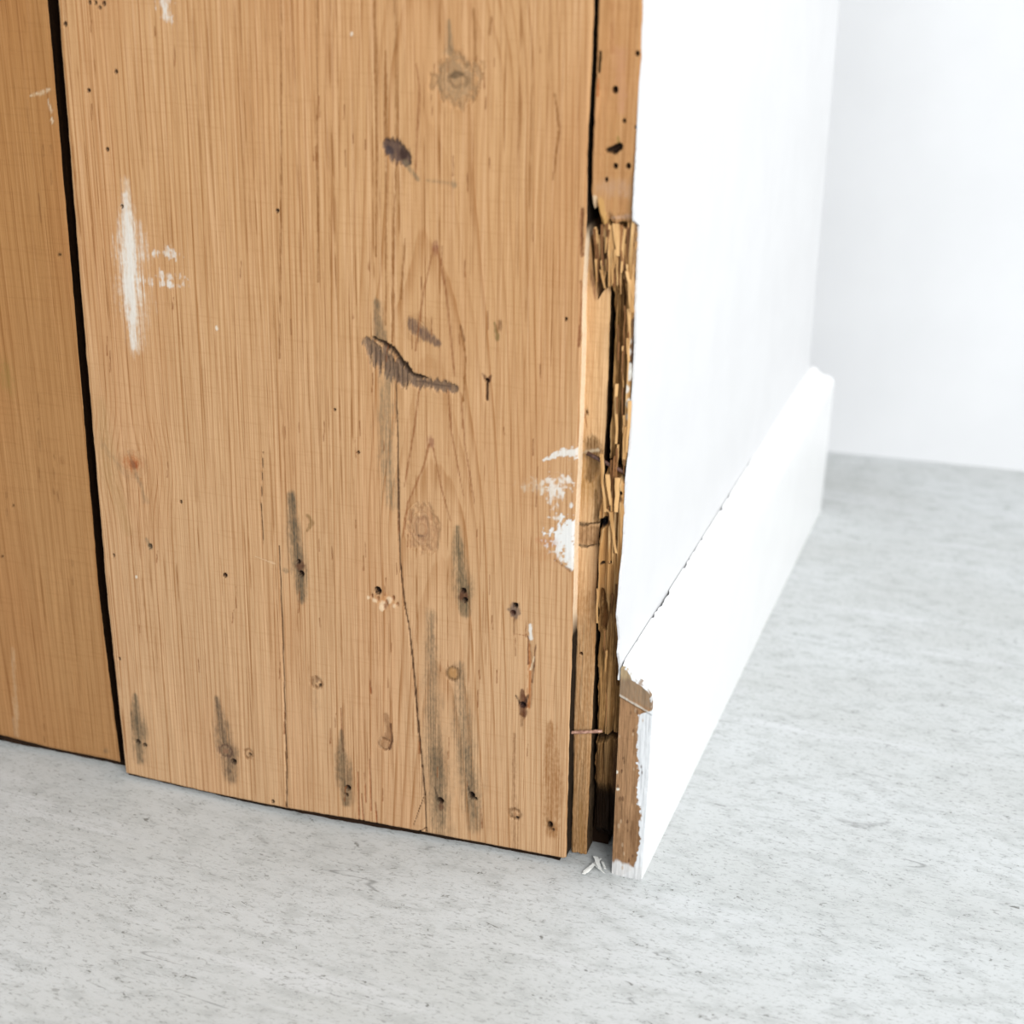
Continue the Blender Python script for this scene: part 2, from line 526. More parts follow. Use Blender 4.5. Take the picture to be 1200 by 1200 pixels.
# return piece across the far end
b0 = len(V)
lasty = Y_END
for xx in (None, -0.62):
    for (px_, z) in prof:
        V.append((px_ if xx is None else xx, lasty + px_ + (0.0006 if xx is None else 0.0006), z))
    V.append((0.0 if xx is None else xx, lasty + 0.0004, 0.0))
for k in range(K):
    k2 = (k + 1) % K
    Q.append((b0 + k2, b0 + k, b0 + K + k, b0 + K + k2))
sk = link('baseboard_right', mesh_np('baseboard_right', V, Q), M_GLOSS)
tag(sk, 'white moulded skirting board along the white side wall, its near end bare wood', kind='structure')
for p in sk.data.polygons: p.use_smooth = False

# its bare near end, with chipped paint down the right edge
nzp, nup = 240, 48
zt = np.linspace(0.0, 1, nzp)
pz = np.array([p[1] for p in prof][::-1]); pxr = np.array([p[0] for p in prof][::-1])
Zr = zt * 0.0978
right = np.interp(Zr, pz, pxr) - 0.00022 * vnoise(Zr * 500, 1.5, 8) - 0.0001
leftu = np.full(nzp, 0.0005)
s = np.linspace(0, 1, nup)
Ug = leftu[:, None] + (right - leftu)[:, None] * s
Zg = np.repeat(Zr[:, None], nup, 1)
fe = Face(Ug * 1.0, Zg, 41)
fe.over(np.clip(sstep(0.35, 0.75, fnoise(Ug * 160, Zg * 45, 52, 3)) * 0.75, 0, 1), lin(132, 98, 68))
# worn grey upper lump, pale chipped lip under it
fe.over(0.75 * sstep(0.0825, 0.0855, Zg + 0.0015 * fe.n1 + (Ug - 0.007) * 0.28), lin(150, 130, 108))
fe.over(0.55 * sstep(0.0925, 0.0955, Zg + 0.002 * fe.n1), lin(206, 184, 144))
lip = np.abs(Zg - (0.0832 - (Ug - 0.006) * 0.42) + 0.0012 * fe.n1)
fe.over(0.85 * sstep(0.0011, 0.0004, lip), lin(216, 206, 192))
fe.D += 0.0011 * sstep(0.0832, 0.0820, Zg + (Ug - 0.006) * 0.42)
# paint left on the right-hand side, wider in the upper half
wpaint = np.interp(Zg[:, 0], [0.0, 0.004, 0.012, 0.03, 0.045, 0.06, 0.07, 0.078, 0.082],
                   [0.0085, 0.0042, 0.0016, 0.0022, 0.0036, 0.0050, 0.0056, 0.0050, 0.0])[:, None]
dr = (right[:, None] - Ug)
fe.over(sstep(0.0004, -0.0003, dr - wpaint + 0.0022 * fe.n1 + 0.0016 * fe.n3), lin(232, 236, 240))
fe.over(0.9 * sstep(0.0072, 0.0050, Zg + 0.006 * fe.n1 - 0.10 * np.abs(Ug - 0.007)), lin(228, 229, 230))
fe.blob(722, 905, 2.2, 3, lin(236, 230, 214), 0.9); fe.blob(724, 925, 2.5, 2.5, lin(236, 230, 214), 0.8)
for _ in range(26):
    u0, z0 = rng.uniform(0.001, 0.012), rng.uniform(0.004, 0.08)
    dd = np.hypot((Ug - u0) / 0.0006, (Zg - z0) / 0.0013) + fe.n1
    fe.over(0.6 * sstep(1, 0.4, dd), lin(92, 62, 42) if rng.random() < 0.6 else lin(196, 170, 140))
De = fe.D + 0.0007 * fe.n1 + 0.0004 * fe.n2 - 0.0008
ringe = Ug * 420 + Zg * 30 + 1.4 * fnoise(Ug * 60, Zg * 25, 3, 2)
eg = relief('end_grain', Ug, De, Zg, 0.004, M_ENDGRAIN, sk, ringe, fe.mark())
eg['label'] = 'bare brown end of the skirting with chipped white paint edge'

# ------------------------------------------------------------------ plank partition
part = bpy.data.objects.new('plank_panelling', None)
col.objects.link(part)
part.rotation_euler = (0, 0, TH)
part.empty_display_size = 0.05
tag(part, 'old honey-coloured pine plank panelling with a rotten splintered right edge', 'wood panelling', kind='thing')

pL = edge([(68, 0), (95, 350), (125, 700), (147, 900)])
pR = edge([(696, 0), (693, 80), (688, 180), (687.3, 262), (683, 330), (681, 420), (679, 500), (676, 560), (673.5, 610), (671.5, 690), (670, 780), (667, 850),
           (666.5, 880), (664.5, 960), (663.5, 1005)])
bot = [at(147, 906), at(250, 930), at(330, 946), at(420, 961), at(500, 976), at(590, 993), at(660, 1006), at(665, 1004)]
H_TOP = 0.375


def rows(zb, top, n, extra=16, full=1.05):
    """heights: n fine rows up to top, then a few coarse ones up to full"""
    return np.concatenate([np.linspace(0, 1, n), np.linspace(1, 1 + (full - top) / top, extra)[1:]]) * top


def board_grid(fl, fr, botpts, nu, nz, ragged=0.0003, seed=0):
    t = rows(0, H_TOP, nz)
    lu = fl(t); ru = fr(t)
    lu = lu + ragged * (fnoise(t * 160, 0.2, seed, 3) - 0.5) * 2
    ru = ru + ragged * (fnoise(t * 160, 5.2, seed + 1, 3) - 0.5) * 2
    s_ = np.linspace(0, 1, nu)
    U = lu[:, None] + (ru - lu)[:, None] * s_
    zb = np.interp(U[0], [p[0] for p in botpts], [p[1] for p in botpts])
    zb = zb + 0.0004 * (fnoise(U[0] * 300, 0.7, seed + 2, 3) - 0.5)
    blend = np.clip(1 - t / 0.06, 0, 1)
    Z = t[:, None] + zb[None, :] * blend[:, None]
    return U, Z


def arris(U, Z, r=0.0009):
    dl = U - U[:, :1]; dr_ = U[:, -1:] - U; db = Z - Z[:1]
    e = np.minimum(np.minimum(dl, dr_), db)
    return np.clip(1 - e / r, 0, 1) ** 2 * r * 0.7


# ---- the wide plank
U, Z = board_grid(pL, pR, bot, 440, 760, 0.00025, 11)
F = Face(U, Z, 3)
uc, _ = at(507, 500)
Uw = U + 0.004 * (fnoise(U * 16, Z * 2.5, 71, 2) - 0.5) + 0.0006 * (fnoise(U * 60, Z * 10, 72, 2) - 0.5)
Zw = Z + 0.01 * (fnoise(U * 30, Z * 8, 73, 2) - 0.5)
knots = [(535, 93, 24, 26), (495, 620, 20, 30), (488, 385, 16, 14), (155, 543, 18, 16)]
for (kx, ky, a_, b_) in knots:
    ku, kz = at(kx, ky)
    g_ = np.exp(-(((U - ku) / (a_ * 1.9 * F.S)) ** 2 + ((Z - kz) / (b_ * 2.6 * F.S)) ** 2))
    Uw = Uw - (U - ku) * 0.72 * g_
d_ = 0.032 + 0.05 * (Zw - 0.2) 
gg = np.sqrt((Uw - uc) ** 2 + d_ ** 2)
ring = gg / 0.0021 + 2.5 * fnoise(U * 22, Z * 2, 74, 2)
for (kx, ky, a_, b_) in knots:
    mk = sstep(1.0, 0.6, F.dist(kx, ky, a_, b_) + 0.3 * F.n1)
    ring = ring * (1 - mk) + mk * (F.dist(kx, ky, a_, b_) * 4.2)

BLK = lin(40, 33, 30); GRY = lin(100, 88, 70); GRN = lin(128, 112, 88); RST = lin(96, 58, 40); BRN = lin(122, 82, 50)
WHT = lin(236, 233, 226); PAL = lin(226, 196, 158); RED = lin(152, 86, 46)
# weathered stripes and slight tone areas
F.streak([(455, 440, 10), (452, 500, 15), (458, 590, 9)], GRN, 0.5, 1.0, 0.5, 1.0)
F.streak([(443, 355, 6), (446, 395, 9)], GRY, 0.6, 0.8, 0.5, 0.8)
F.streak([(505, 720, 9), (507, 830, 15), (510, 900, 24), (518, 975, 19)], GRY, 0.48, 1.0, 0.4, 0.3, cr=0.1)
F.streak([(540, 780, 8), (543, 860, 19), (551, 920, 20), (556, 968, 13)], GRY, 0.48, 1.0, 0.4, 0.3, cr=0.1)
F.streak([(510, 880, 10), (514, 935, 15), (518, 965, 8)], GRY, 0.5, 1.0, 0.4, 0.3, cr=0.1); F.streak([(547, 880, 9), (553, 930, 13), (556, 955, 7)], GRY, 0.5, 1.0, 0.4, 0.3, cr=0.1)
F.streak([(645, 850, 8), (648, 910, 13), (646, 975, 10)], lin(150, 100, 54), 0.55, 0.7, 0.4, 0.6)
F.streak([(603, 860, 3), (603, 1000, 5)], BRN, 0.35, 0.8, 0.4, 0.6)
F.streak([(118, 470, 8), (130, 560, 18), (150, 620, 12)], lin(172, 138, 92), 0.3, 0.9)
# knots
F.blob(535, 93, 23, 24, lin(158, 130, 98), 0.6, 0.45, 0.35); F.ringmark(536, 94, 10, lin(110, 84, 58), 0.35, 0.5, 7); F.blob(536, 88, 10, 3, lin(104, 84, 62), 0.8, 0.6, 0.5, rot=0.25, depth=0.0004)
F.ringmark(535, 94, 24, lin(140, 110, 78), 0.16, 0.45, 26)
F.streak([(526, 25, 3), (527, 60, 7)], GRN, 0.5, 0.8, 0.4, 0.8)
F.blob(495, 620, 18, 27, lin(176, 134, 100), 0.55, 0.6, 0.3); F.ringmark(495, 618, 19, lin(150, 106, 76), 0.2, 0.4, 29); F.ringmark(494, 620, 10, lin(146, 104, 78), 0.3, 0.45, 14)
F.blob(493, 628, 8, 2, lin(112, 80, 64), 0.6, 0.7)
F.blob(155, 541, 16, 13, lin(176, 104, 56), 0.65, 0.8, 0.4, 0.5); F.blob(157, 545, 7, 6, lin(152, 78, 40), 0.8, 0.7)
F.streak([(150, 528, 2), (172, 588, 5)], GRN, 0.35, 0.9, 0.3, 0.8); F.streak([(120, 520, 5), (150, 560, 5)], GRN, 0.2, 0.9, 0.3, 0.8)
F.streak([(482, 378, 7), (492, 388, 9), (514, 402, 5)], lin(108, 84, 72), 0.8, 0.6, 0.5, 0.6)
# cathedral tips
for (tx, ty) in ((510, 290), (505, 518)):
    F.blob(tx, ty, 5, 9, lin(140, 86, 66), 0.7, 0.8, 0.3)
for pts in ([(508, 292, 1.6), (497, 340, 1.6), (487, 410, 1.8)], [(513, 292, 1.6), (523, 340, 1.8), (533, 440, 1.6)],
            [(503, 520, 1.8), (497, 545, 1.6), (478, 590, 1.8), (472, 630, 1.4)], [(508, 525, 1.3), (517, 570, 1.4), (528, 610, 1.2)],
            [(488, 75, 1.4), (492, 100, 1.8), (490, 140, 1.6), (487, 210, 1.2)], [(492, 450, 1.2), (486, 500, 1.5), (474, 570, 1.4)],
            [(524, 450, 1.2), (530, 510, 1.4), (543, 580, 1.2)], [(540, 460, 1.2), (545, 520, 1.3), (556, 590, 1.1)]):
    F.streak(pts, lin(150, 96, 58), 0.7, 0.8, 0.5, 0.3)
for pts in ([(439, 0, 1.4), (441, 100, 2.0), (442, 190, 1.5), (441, 300, 1.3)], [(452, 60, 1.6), (452, 140, 2), (453, 250, 2.0), (452, 380, 1.4)],
            [(463, 0, 1.2), (464, 70, 1.6), (465, 190, 1.3), (462, 250, 2), (460, 400, 1.6)], [(475, 280, 1.2), (470, 350, 1.6)],
            [(330, 0, 1.0), (330, 200, 1.3), (328, 420, 1.0)], [(372, 0, 1.0), (373, 330, 1.4)], [(555, 10, 1.2), (558, 70, 1.6)], [(540, 380, 1.4), (546, 420, 1.6), (543, 470, 1.2)],
            [(650, 110, 1.5), (656, 150, 2), (648, 210, 1.5)], [(576, 20, 2), (574, 40, 2)]):
    F.streak(pts, lin(146, 96, 52), 0.75, 0.7, 0.6, 0.5)
# long cracks
CRK = lin(70, 42, 26)
for pts in ([(463, 425, 1.1), (466, 520, 1.6), (467, 600, 2.0), (469, 660, 1.6), (473, 700, 1.5), (480, 740, 1.6), (486, 800, 1.9), (491, 860, 1.7), (498, 930, 1.6), (500, 975, 1.6)],
            [(327, 640, 0.8), (331, 730, 1.1), (333, 800, 1.2), (336, 900, 1.4), (336, 946, 1.5)],
            [(499, 970, 1.3), (485, 978, 1.5)], [(498, 930, 0.7), (484, 968, 0.9)],
            [(308, 530, 0.6), (306, 600, 0.9), (309, 640, 0.6)]):
    F.streak([(x, y, 0.74 * w_) for x, y, w_ in pts], CRK, 0.85, 0.6, 0.35, 0.2, depth=0.0007)
for (x0, y0, y1) in ((419, 905, 962), (424, 930, 962), (433, 890, 950), (440, 940, 966), (427, 905, 940), (400, 830, 880), (433, 795, 812)):
    F.streak([(x0, y0, 0.8), (x0 + 2, y1, 1.3)], lin(150, 82, 44), 0.75, 0.7, 0.5, 0.4, depth=0.0004)
# big gouge and its neighbour
F.streak([(432, 402, 6), (446, 418, 15), (464, 436, 13), (484, 446, 8), (510, 451, 7), (532, 455, 5)], lin(112, 92, 78), 0.85, 0.5, 0.45, 0.9, depth=0.0010)
F.streak([(438, 396, 2.5), (460, 409, 4), (472, 427, 4), (484, 440, 3), (500, 443, 1.5)], lin(62, 46, 36), 0.9, 0.6, 0.6, 0.5, depth=0.0016)
for k in range(9):
    F.streak([(434 + k * 5.2, 404 + k * 3.6, 0.9), (435 + k * 5.2, 424 + k * 4.0, 0.9)], lin(64, 50, 42), 0.65, 0.6, 0.4, 0.3, depth=0.0004)
F.streak([(487, 447, 1.2), (528, 454, 1.2)], lin(80, 62, 52), 0.6, 0.7, 0.5)
F.streak([(453, 169, 6), (463, 177, 12), (473, 184, 10), (478, 190, 4)], lin(92, 74, 68), 0.9, 0.45, 0.4, 0.5, depth=0.0012)
F.blob(456, 177, 5, 6, lin(66, 56, 58), 0.8); F.blob(472, 182, 6, 8, lin(62, 44, 40), 0.85, 0.6)
F.streak([(474, 190, 4), (482, 200, 3), (490, 210, 3)], GRN, 0.6, 0.7, 0.4); F.streak([(500, 211, 1.5), (530, 215, 3)], GRN, 0.3, 0.8)
F.blob(533, 216, 3, 6, GRN, 0.5, 0.8)
F.streak([(580, 378, 2), (582, 396, 4)], lin(120, 100, 58), 0.7, 0.7, 0.4, 0.4); F.blob(586, 381, 2.5, 6, BRN, 0.5)
F.streak([(540, 382, 2), (544, 398, 2)], BRN, 0.55, 0.8)
# Y-shaped nail slot
F.streak([(566, 438, 1.6), (572, 446, 3.4), (576, 440, 1.6)], RST, 0.7, 0.6); F.hole(571, 446, 2.6, 0.003); F.streak([(571, 447, 1.8), (571, 468, 1.3)], lin(80, 52, 34), 0.9, 0.5, 0.3, depth=0.001)
# white paint on the left
F.streak([(148, 215, 8), (154, 300, 22), (158, 350, 24), (160, 405, 14)], lin(234, 214, 190), 0.42, 1.0, 0.3, 0.8, cr=0.4)
F.streak([(146, 228, 5), (150, 285, 14), (154, 340, 17), (156, 385, 9), (157, 405, 6)], WHT, 0.62, 1.0, 0.3, 0.8, cr=0.4)
F.streak([(149, 250, 4), (152, 300, 9), (154, 345, 11), (154, 375, 6)], WHT, 0.6, 1.0, 0.3, 0.7, cr=0.3)
F.streak([(163, 262, 6), (168, 300, 6)], WHT, 0.35, 1.0, 0.4, 1.0); F.blob(166, 328, 14, 6, WHT, 0.5, 1.0, 0.6, 1.2)
F.blob(194, 4, 9, 10, WHT, 0.55, 0.9, 1.0, 1.2, cr=1.2); F.blob(196, 18, 7, 7, WHT, 0.55, 0.9, 1.0, 1.2, cr=1.2)
F.blob(198, 297, 13, 6, WHT, 0.6, 0.9, 1.2, 1.3, cr=1.4); F.blob(197, 324, 15, 5, WHT, 0.55, 0.9, 1.2, 1.3, cr=1.4); F.blob(197, 332, 15, 4, WHT, 0.62, 0.9, 1.2, 1.0, cr=1.4)
# white paint by the right edge
F.streak([(678, 531, 6), (664, 529, 5), (650, 533, 3), (638, 539, 1.5)], WHT, 0.9, 0.5, 1.1, 0.4, cr=1.8)
F.blob(655, 567, 16, 11, lin(240, 232, 222), 0.7, 0.8, 1.3, 0.8, cr=2.0); F.blob(651, 577, 10, 13, WHT, 0.6, 0.8, 1.3, 0.8, cr=2.0); F.blob(626, 570, 16, 9, lin(216, 196, 170), 0.5, 0.9, 1.0, 0.5, cr=1.5)
F.blob(670, 592, 3, 4, WHT, 0.9, 0.5)
F.streak([(668, 618, 12), (664, 632, 17), (668, 645, 14), (668, 657, 7)], lin(238, 238, 236), 1.0, 0.35, 1.0, 0.25, cr=1.7)
F.blob(654, 607, 9, 5, WHT, 0.7, 0.7, 1.3, cr=2); F.blob(656, 650, 10, 6, WHT, 0.7, 0.7, 1.3, cr=2); F.blob(668, 660, 8, 7, WHT, 0.7, 0.6, 1.3, cr=2)
F.streak([(630, 633, 5), (648, 636, 8)], lin(186, 122, 84), 0.4, 0.9); F.streak([(650, 655, 1.5), (668, 668, 2.5)], lin(136, 92, 54), 0.6, 0.7)
F.blob(640, 650, 24, 12, lin(184, 128, 82), 0.35, 1.0, 0.8, 0.6)
# splintered scar with a fleck of paint
F.streak([(621, 732, 3), (622, 748, 3)], WHT, 0.9, 0.6, 0.4, 0.5)
F.streak([(619, 748, 2), (622, 790, 4), (619, 828, 3)], lin(176, 112, 64), 0.75, 0.7, 0.4, 0.9, depth=0.0005)
F.streak([(619, 745, 1), (619, 778, 1.3)], RST, 0.8, 0.5, 0.4); F.streak([(628, 755, 1), (624, 800, 1.3)], RST, 0.7, 0.5, 0.4); F.streak([(626, 770, 1.2), (622, 785, 1.8)], lin(232, 206, 172), 0.8, 0.5, 0.4)
F.streak([(602, 743, 0.8), (618, 744, 0.9)], lin(150, 90, 56), 0.6)
# stained nail holes
F.streak([(159, 815, 5), (162, 856, 16), (165, 890, 12)], GRY, 0.78, 1.0, 0.4, 0.3, cr=0.1); F.hole(162, 869, 3.4); F.hole(170, 873, 3.0)
F.streak([(255, 818, 5), (260, 850, 13), (266, 880, 19), (272, 912, 12)], lin(98, 82, 66), 0.78, 1.0, 0.4, 0.3, cr=0.1); F.ringmark(264, 880, 9, lin(90, 64, 56), 0.35, 0.8); F.blob(265, 880, 4, 4, lin(150, 110, 84), 0.7); F.hole(274, 892, 3.8); F.blob(271, 905, 5, 5, BLK, 0.4, 0.9)
F.ringmark(291, 883, 6, BRN, 0.5, 0.8); F.hole(293, 884, 2.2, 0.003)
F.streak([(342, 580, 7), (345, 620, 14), (349, 650, 14), (353, 676, 14), (354, 702, 7)], lin(94, 84, 68), 0.78, 1.0, 0.4, 0.3, cr=0.1); F.blob(352, 663, 7, 9, RST, 0.7, 0.6); F.hole(353, 672, 4, 0.004); F.hole(350, 658, 3, 0.003)
F.streak([(361, 604, 3), (366, 612, 4), (360, 622, 2)], lin(142, 108, 68), 0.7, 0.7); F.blob(334, 668, 5, 5, GRN, 0.5)
F.ringmark(371, 799, 7, BRN, 0.45, 0.85); F.blob(372, 797, 3, 5, lin(126, 96, 72), 0.7); F.hole(375, 803, 1.8, 0.002); F.blob(370, 825, 8, 26, GRN, 0.18, 0.9, 0.5, 0.5)
F.streak([(400, 856, 3), (401, 886, 11), (404, 912, 16), (407, 940, 8)], lin(100, 84, 64), 0.78, 1.0, 0.4, 0.3, cr=0.1); F.hole(408, 923, 4.0); F.hole(406, 931, 2.6)
F.streak([(453, 838, 4), (456, 858, 5), (453, 872, 7)], lin(150, 108, 74), 0.7, 0.5, 0.3); F.ringmark(451, 872, 8, lin(108, 72, 48), 0.3, 0.8); F.streak([(458, 848, 1.3), (460, 868, 1.5), (456, 878, 1.5)], lin(96, 62, 42), 0.8, 0.5)
F.blob(450, 704, 18, 9, lin(206, 150, 100), 0.6, 0.8, 0.8, 0.5); F.hole(443, 692, 4.4, 0.004, ry=5)
for (x, y, r) in ((439, 703, 4), (449, 708, 4.5), (457, 703, 4), (462, 710, 3.5), (447, 712, 3), (432, 700, 3)):
    F.blob(x, y, r, r * 1.2, lin(238, 208, 172), 0.85, 0.6, 0.8); F.blob(x + 4, y - 2, 2, 4, lin(140, 90, 56), 0.8, 0.6, 0.6, depth=0.0007)
F.streak([(536, 618, 5), (539, 656, 12), (543, 690, 14), (545, 718, 8)], lin(96, 86, 66), 0.78, 1.0, 0.4, 0.3, cr=0.1); F.blob(543, 697, 6, 9, RST, 0.8, 0.6); F.hole(543, 692, 3.2); F.hole(545, 703, 3, 0.003)
F.blob(603, 715, 8, 10, lin(116, 96, 84), 0.85, 0.5, 0.4); F.hole(604, 709, 3, 0.003); F.hole(601, 718, 3.2, 0.003, lin(84, 52, 42)); F.streak([(603, 724, 2), (603, 742, 2)], BRN, 0.4, 0.8)
F.blob(530, 789, 7, 8, lin(176, 130, 78), 0.75, 0.4); F.ringmark(530, 789, 8.5, lin(104, 74, 44), 0.35, 0.9)
F.streak([(612, 808, 2), (612, 822, 7), (613, 836, 5)], RST, 0.85, 0.5, 0.5, 0.4); F.hole(612, 826, 4, 0.004, lin(48, 32, 34)); F.streak([(605, 815, 1.6), (610, 825, 2)], BLK, 0.7); F.streak([(619, 815, 1.6), (615, 826, 2)], BLK, 0.7); F.streak([(611, 836, 3), (611, 850, 1.5)], BRN, 0.5)
F.hole(516, 938, 4.2); F.blob(517, 946, 4, 6, RST, 0.6); F.streak([(509, 922, 1), (514, 936, 2)], BLK, 0.6)
F.hole(553, 932, 4.2, ry=5); F.hole(557, 936, 2.4); F.streak([(548, 920, 1), (553, 934, 2)], BLK, 0.7)
F.ringmark(603, 954, 7.5, lin(112, 78, 50), 0.35, 0.9); F.blob(603, 954, 4, 4, lin(176, 132, 94), 0.7); F.hole(606, 958, 2.2, 0.002)
F.blob(645, 966, 6, 12, lin(110, 76, 44), 0.7, 0.7); F.hole(645, 966, 3.2, ry=4.5); F.hole(648, 972, 2, 0.003)
# worm holes and small specks
for (x, y, r) in ((105, 3, 1.7), (112, 3, 1.7), (122, 4, 2), (77, 28, 1.9), (136, 84, 1.7), (104, 106, 1.9), (126, 175, 1.9), (143, 242, 2.0), (325, 247, 1.8),
                  (176, 640, 3.0), (264, 674, 2.6), (133, 651, 2), (140, 772, 1.8), (212, 588, 1.6), (117, 9, 1.5), (320, 939, 2.2), (663, 374, 1.6), (392, 480, 1.5), (420, 530, 1.5)):
    F.hole(x, y, r, 0.002, lin(52, 32, 20), ry=r * 1.25)
F.streak([(172, 632, 3), (176, 642, 4)], GRN, 0.5, 0.8)
for (x, y) in ((160, 676), (254, 384), (412, 40)):
    F.blob(x, y, 2, 3, lin(236, 224, 206), 0.8)
F.streak([(300, 652, 1.2), (322, 660, 1.6)], lin(226, 190, 150), 0.7, 0.7, 0.6)
# bruised right edge, dark splits beside it
F.streak([(682, 246, 2.0), (681, 262, 2.4), (682, 300, 1.5)], lin(120, 72, 42), 0.8, 0.6, 0.6, 0.4, depth=0.0006)
F.streak([(681, 330, 1.3), (680, 380, 1.6), (678, 405, 2)], lin(132, 80, 48), 0.75, 0.6, 0.6, 0.4, depth=0.0004)
for k in range(100):
    x = rng.uniform(90, 660) if k < 40 else rng.uniform(330, 655); y = rng.uniform(5, 950)
    if y > 880 + x * 0.15: continue
    F.streak([(x, y, 0.6), (x + rng.uniform(-1, 1), y + rng.uniform(8, 26), 1.0)], lin(140, 82, 42), 0.7, 0.7, 0.4)
D = F.D + 0.00035 * (fnoise(U * 24, Z * 6, 81, 2) - 0.5) + 0.00012 * F.n2 + arris(U, Z)
D = D - 0.0002
T_PL = 0.019
zr = Z[:, -1]
zy = lambda y: at(675, y)[1]
shaded = 0.99 * np.maximum(sstep(zy(285), zy(262), zr), sstep(zy(715), zy(750), zr))
GAP_SHADE = lin(10, 6, 4)
# pale split, brightened to look side-lit; gap shade painted in elsewhere
edge_c = shaded[:-1, None] * np.array(GAP_SHADE) + (1 - shaded[:-1, None]) * np.array((0.86, 0.69, 0.49))
edge_a = np.maximum(shaded, 0.8)
plank = relief('plank', U, D, Z, T_PL, M_PLANK, part, ring, F.mark(), {'r': (edge_c, edge_a), 'l': (GAP_SHADE, 0.9), 'b': (GAP_SHADE, 0.7)})  # left side and bottom carry painted gap shade too
plank['label'] = 'wide pine plank with stained nail holes, knots, a gouge and white paint'

# ---- the narrower-looking plank at left, runs out of the picture
DL = 0.006                           # it stands a little further back
qR = edge([(55, 0), (85.5, 350), (115.5, 700), (140, 893)], DL)
qL = lambda z: np.full(np.shape(z), -0.452)
bot2 = [(-0.452, at(0, 862, DL)[1] + 0.001), at(0, 862, DL), at(60, 877, DL), at(125, 890, DL), at(141, 894, DL)]
U, Z = board_grid(qL, qR, bot2, 260, 380, 0.00025, 21)
F = Face(U, Z, 13)
F.dep = DL
ring = (U + 0.006 * (fnoise(U * 16, Z * 3, 91, 2) - 0.5)) / 0.0042 + 0.15 * Z * 100 * 0.3 + 1.0 * fnoise(U * 60, Z * 6, 92, 2)
F.streak([(35, 112, 1.5), (45, 110, 3), (58, 105, 2)], lin(222, 198, 164), 0.6, 0.8, 0.8, 0.4)
F.streak([(56, 118, 2), (60, 130, 2.4)], lin(226, 206, 176), 0.7, 0.8); F.blob(61, 141, 2, 4, lin(226, 206, 176), 0.7)
F.hole(69, 299, 2.0, 0.002, lin(60, 44, 22)); F.hole(15, 593, 2, 0.002, lin(90, 58, 30)); F.hole(2, 652, 2, 0.002, lin(90, 58, 30)); F.blob(73, 540, 5, 8, lin(140, 92, 52), 0.5, 0.9)
F.blob(125, 880, 5, 6, GRY, 0.5, 0.8); F.blob(8, 440, 14, 30, lin(150, 122, 66), 0.35, 0.9)
F.streak([(15, 760, 3), (20, 860, 6)], lin(206, 176, 140), 0.3, 0.9, 0.6, 0.6)
for k in range(16):
    x = rng.uniform(0, 120); y = rng.uniform(5, 840)
    if x > 50 + y * 0.09: continue
    F.streak([(x, y, 0.7), (x + rng.uniform(0, 2), y + rng.uniform(15, 50), 1.1)], lin(134, 88, 48), 0.5, 0.7, 0.4)
D = DL + F.D + 0.0003 * (fnoise(U * 24, Z * 6, 82, 2) - 0.5) + arris(U, Z)
plank2 = relief('plank', U, D, Z, T_PL + 0.0005, M_PLANK_L, part, ring, F.mark(), {'r': (lin(20, 11, 7), 0.97), 'b': (GAP_SHADE, 0.7)})  # right side and bottom near-black: gap shade put into the colour
plank2['label'] = 'browner pine plank at far left, cut a little shorter'

# ---- backing behind the planks, coloured dark so the gaps look shaded
v, q = box_mesh('backing_board', -0.450, -0.0060, 0.0196, 0.050, 0.0004, 1.03)
link('backing_board', mesh_np('backing_board', v, q), M_BACK, part)
# dark uneven strip added to stand in for the shadow line under the planks
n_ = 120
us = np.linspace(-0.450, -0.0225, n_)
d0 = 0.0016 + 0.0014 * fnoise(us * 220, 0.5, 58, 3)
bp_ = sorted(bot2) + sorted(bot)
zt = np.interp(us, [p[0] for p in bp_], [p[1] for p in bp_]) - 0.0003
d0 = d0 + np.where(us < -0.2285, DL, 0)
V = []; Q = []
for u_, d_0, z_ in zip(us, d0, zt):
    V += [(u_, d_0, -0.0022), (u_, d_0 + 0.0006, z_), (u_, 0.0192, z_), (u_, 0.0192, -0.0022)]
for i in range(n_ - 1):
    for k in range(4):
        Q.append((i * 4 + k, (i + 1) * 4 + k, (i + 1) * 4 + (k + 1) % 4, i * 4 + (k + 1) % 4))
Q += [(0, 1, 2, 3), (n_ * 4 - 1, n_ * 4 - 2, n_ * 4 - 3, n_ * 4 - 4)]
link('gap_shadow_strip', mesh_np('gap_shadow_strip', V, Q), M_BACK, part)


def free_grid(fl, fr, z0f, z1f, nu, nz, ragged=0.0004, seed=0, cap=None):
    """board between two edges, lower and upper ends given as functions of s in 0..1"""
    s_ = np.linspace(0, 1, nu); t = np.linspace(0, 1, nz)
    za = z0f(s_); zb = z1f(s_)
    Z = za[None, :] + (zb - za)[None, :] * t[:, None]
    zc = Z.mean(1)
    lu = fl(Z); ru = fr(Z)
    lu = lu + ragged * (fnoise(Z * 260, 0.2, seed, 3) - 0.5) * 2
    ru = ru + ragged * (fnoise(Z * 260, 5.2, seed + 1, 3) - 0.5) * 2
    U = lu + (ru - lu) * s_[None, :]
    return U, Z


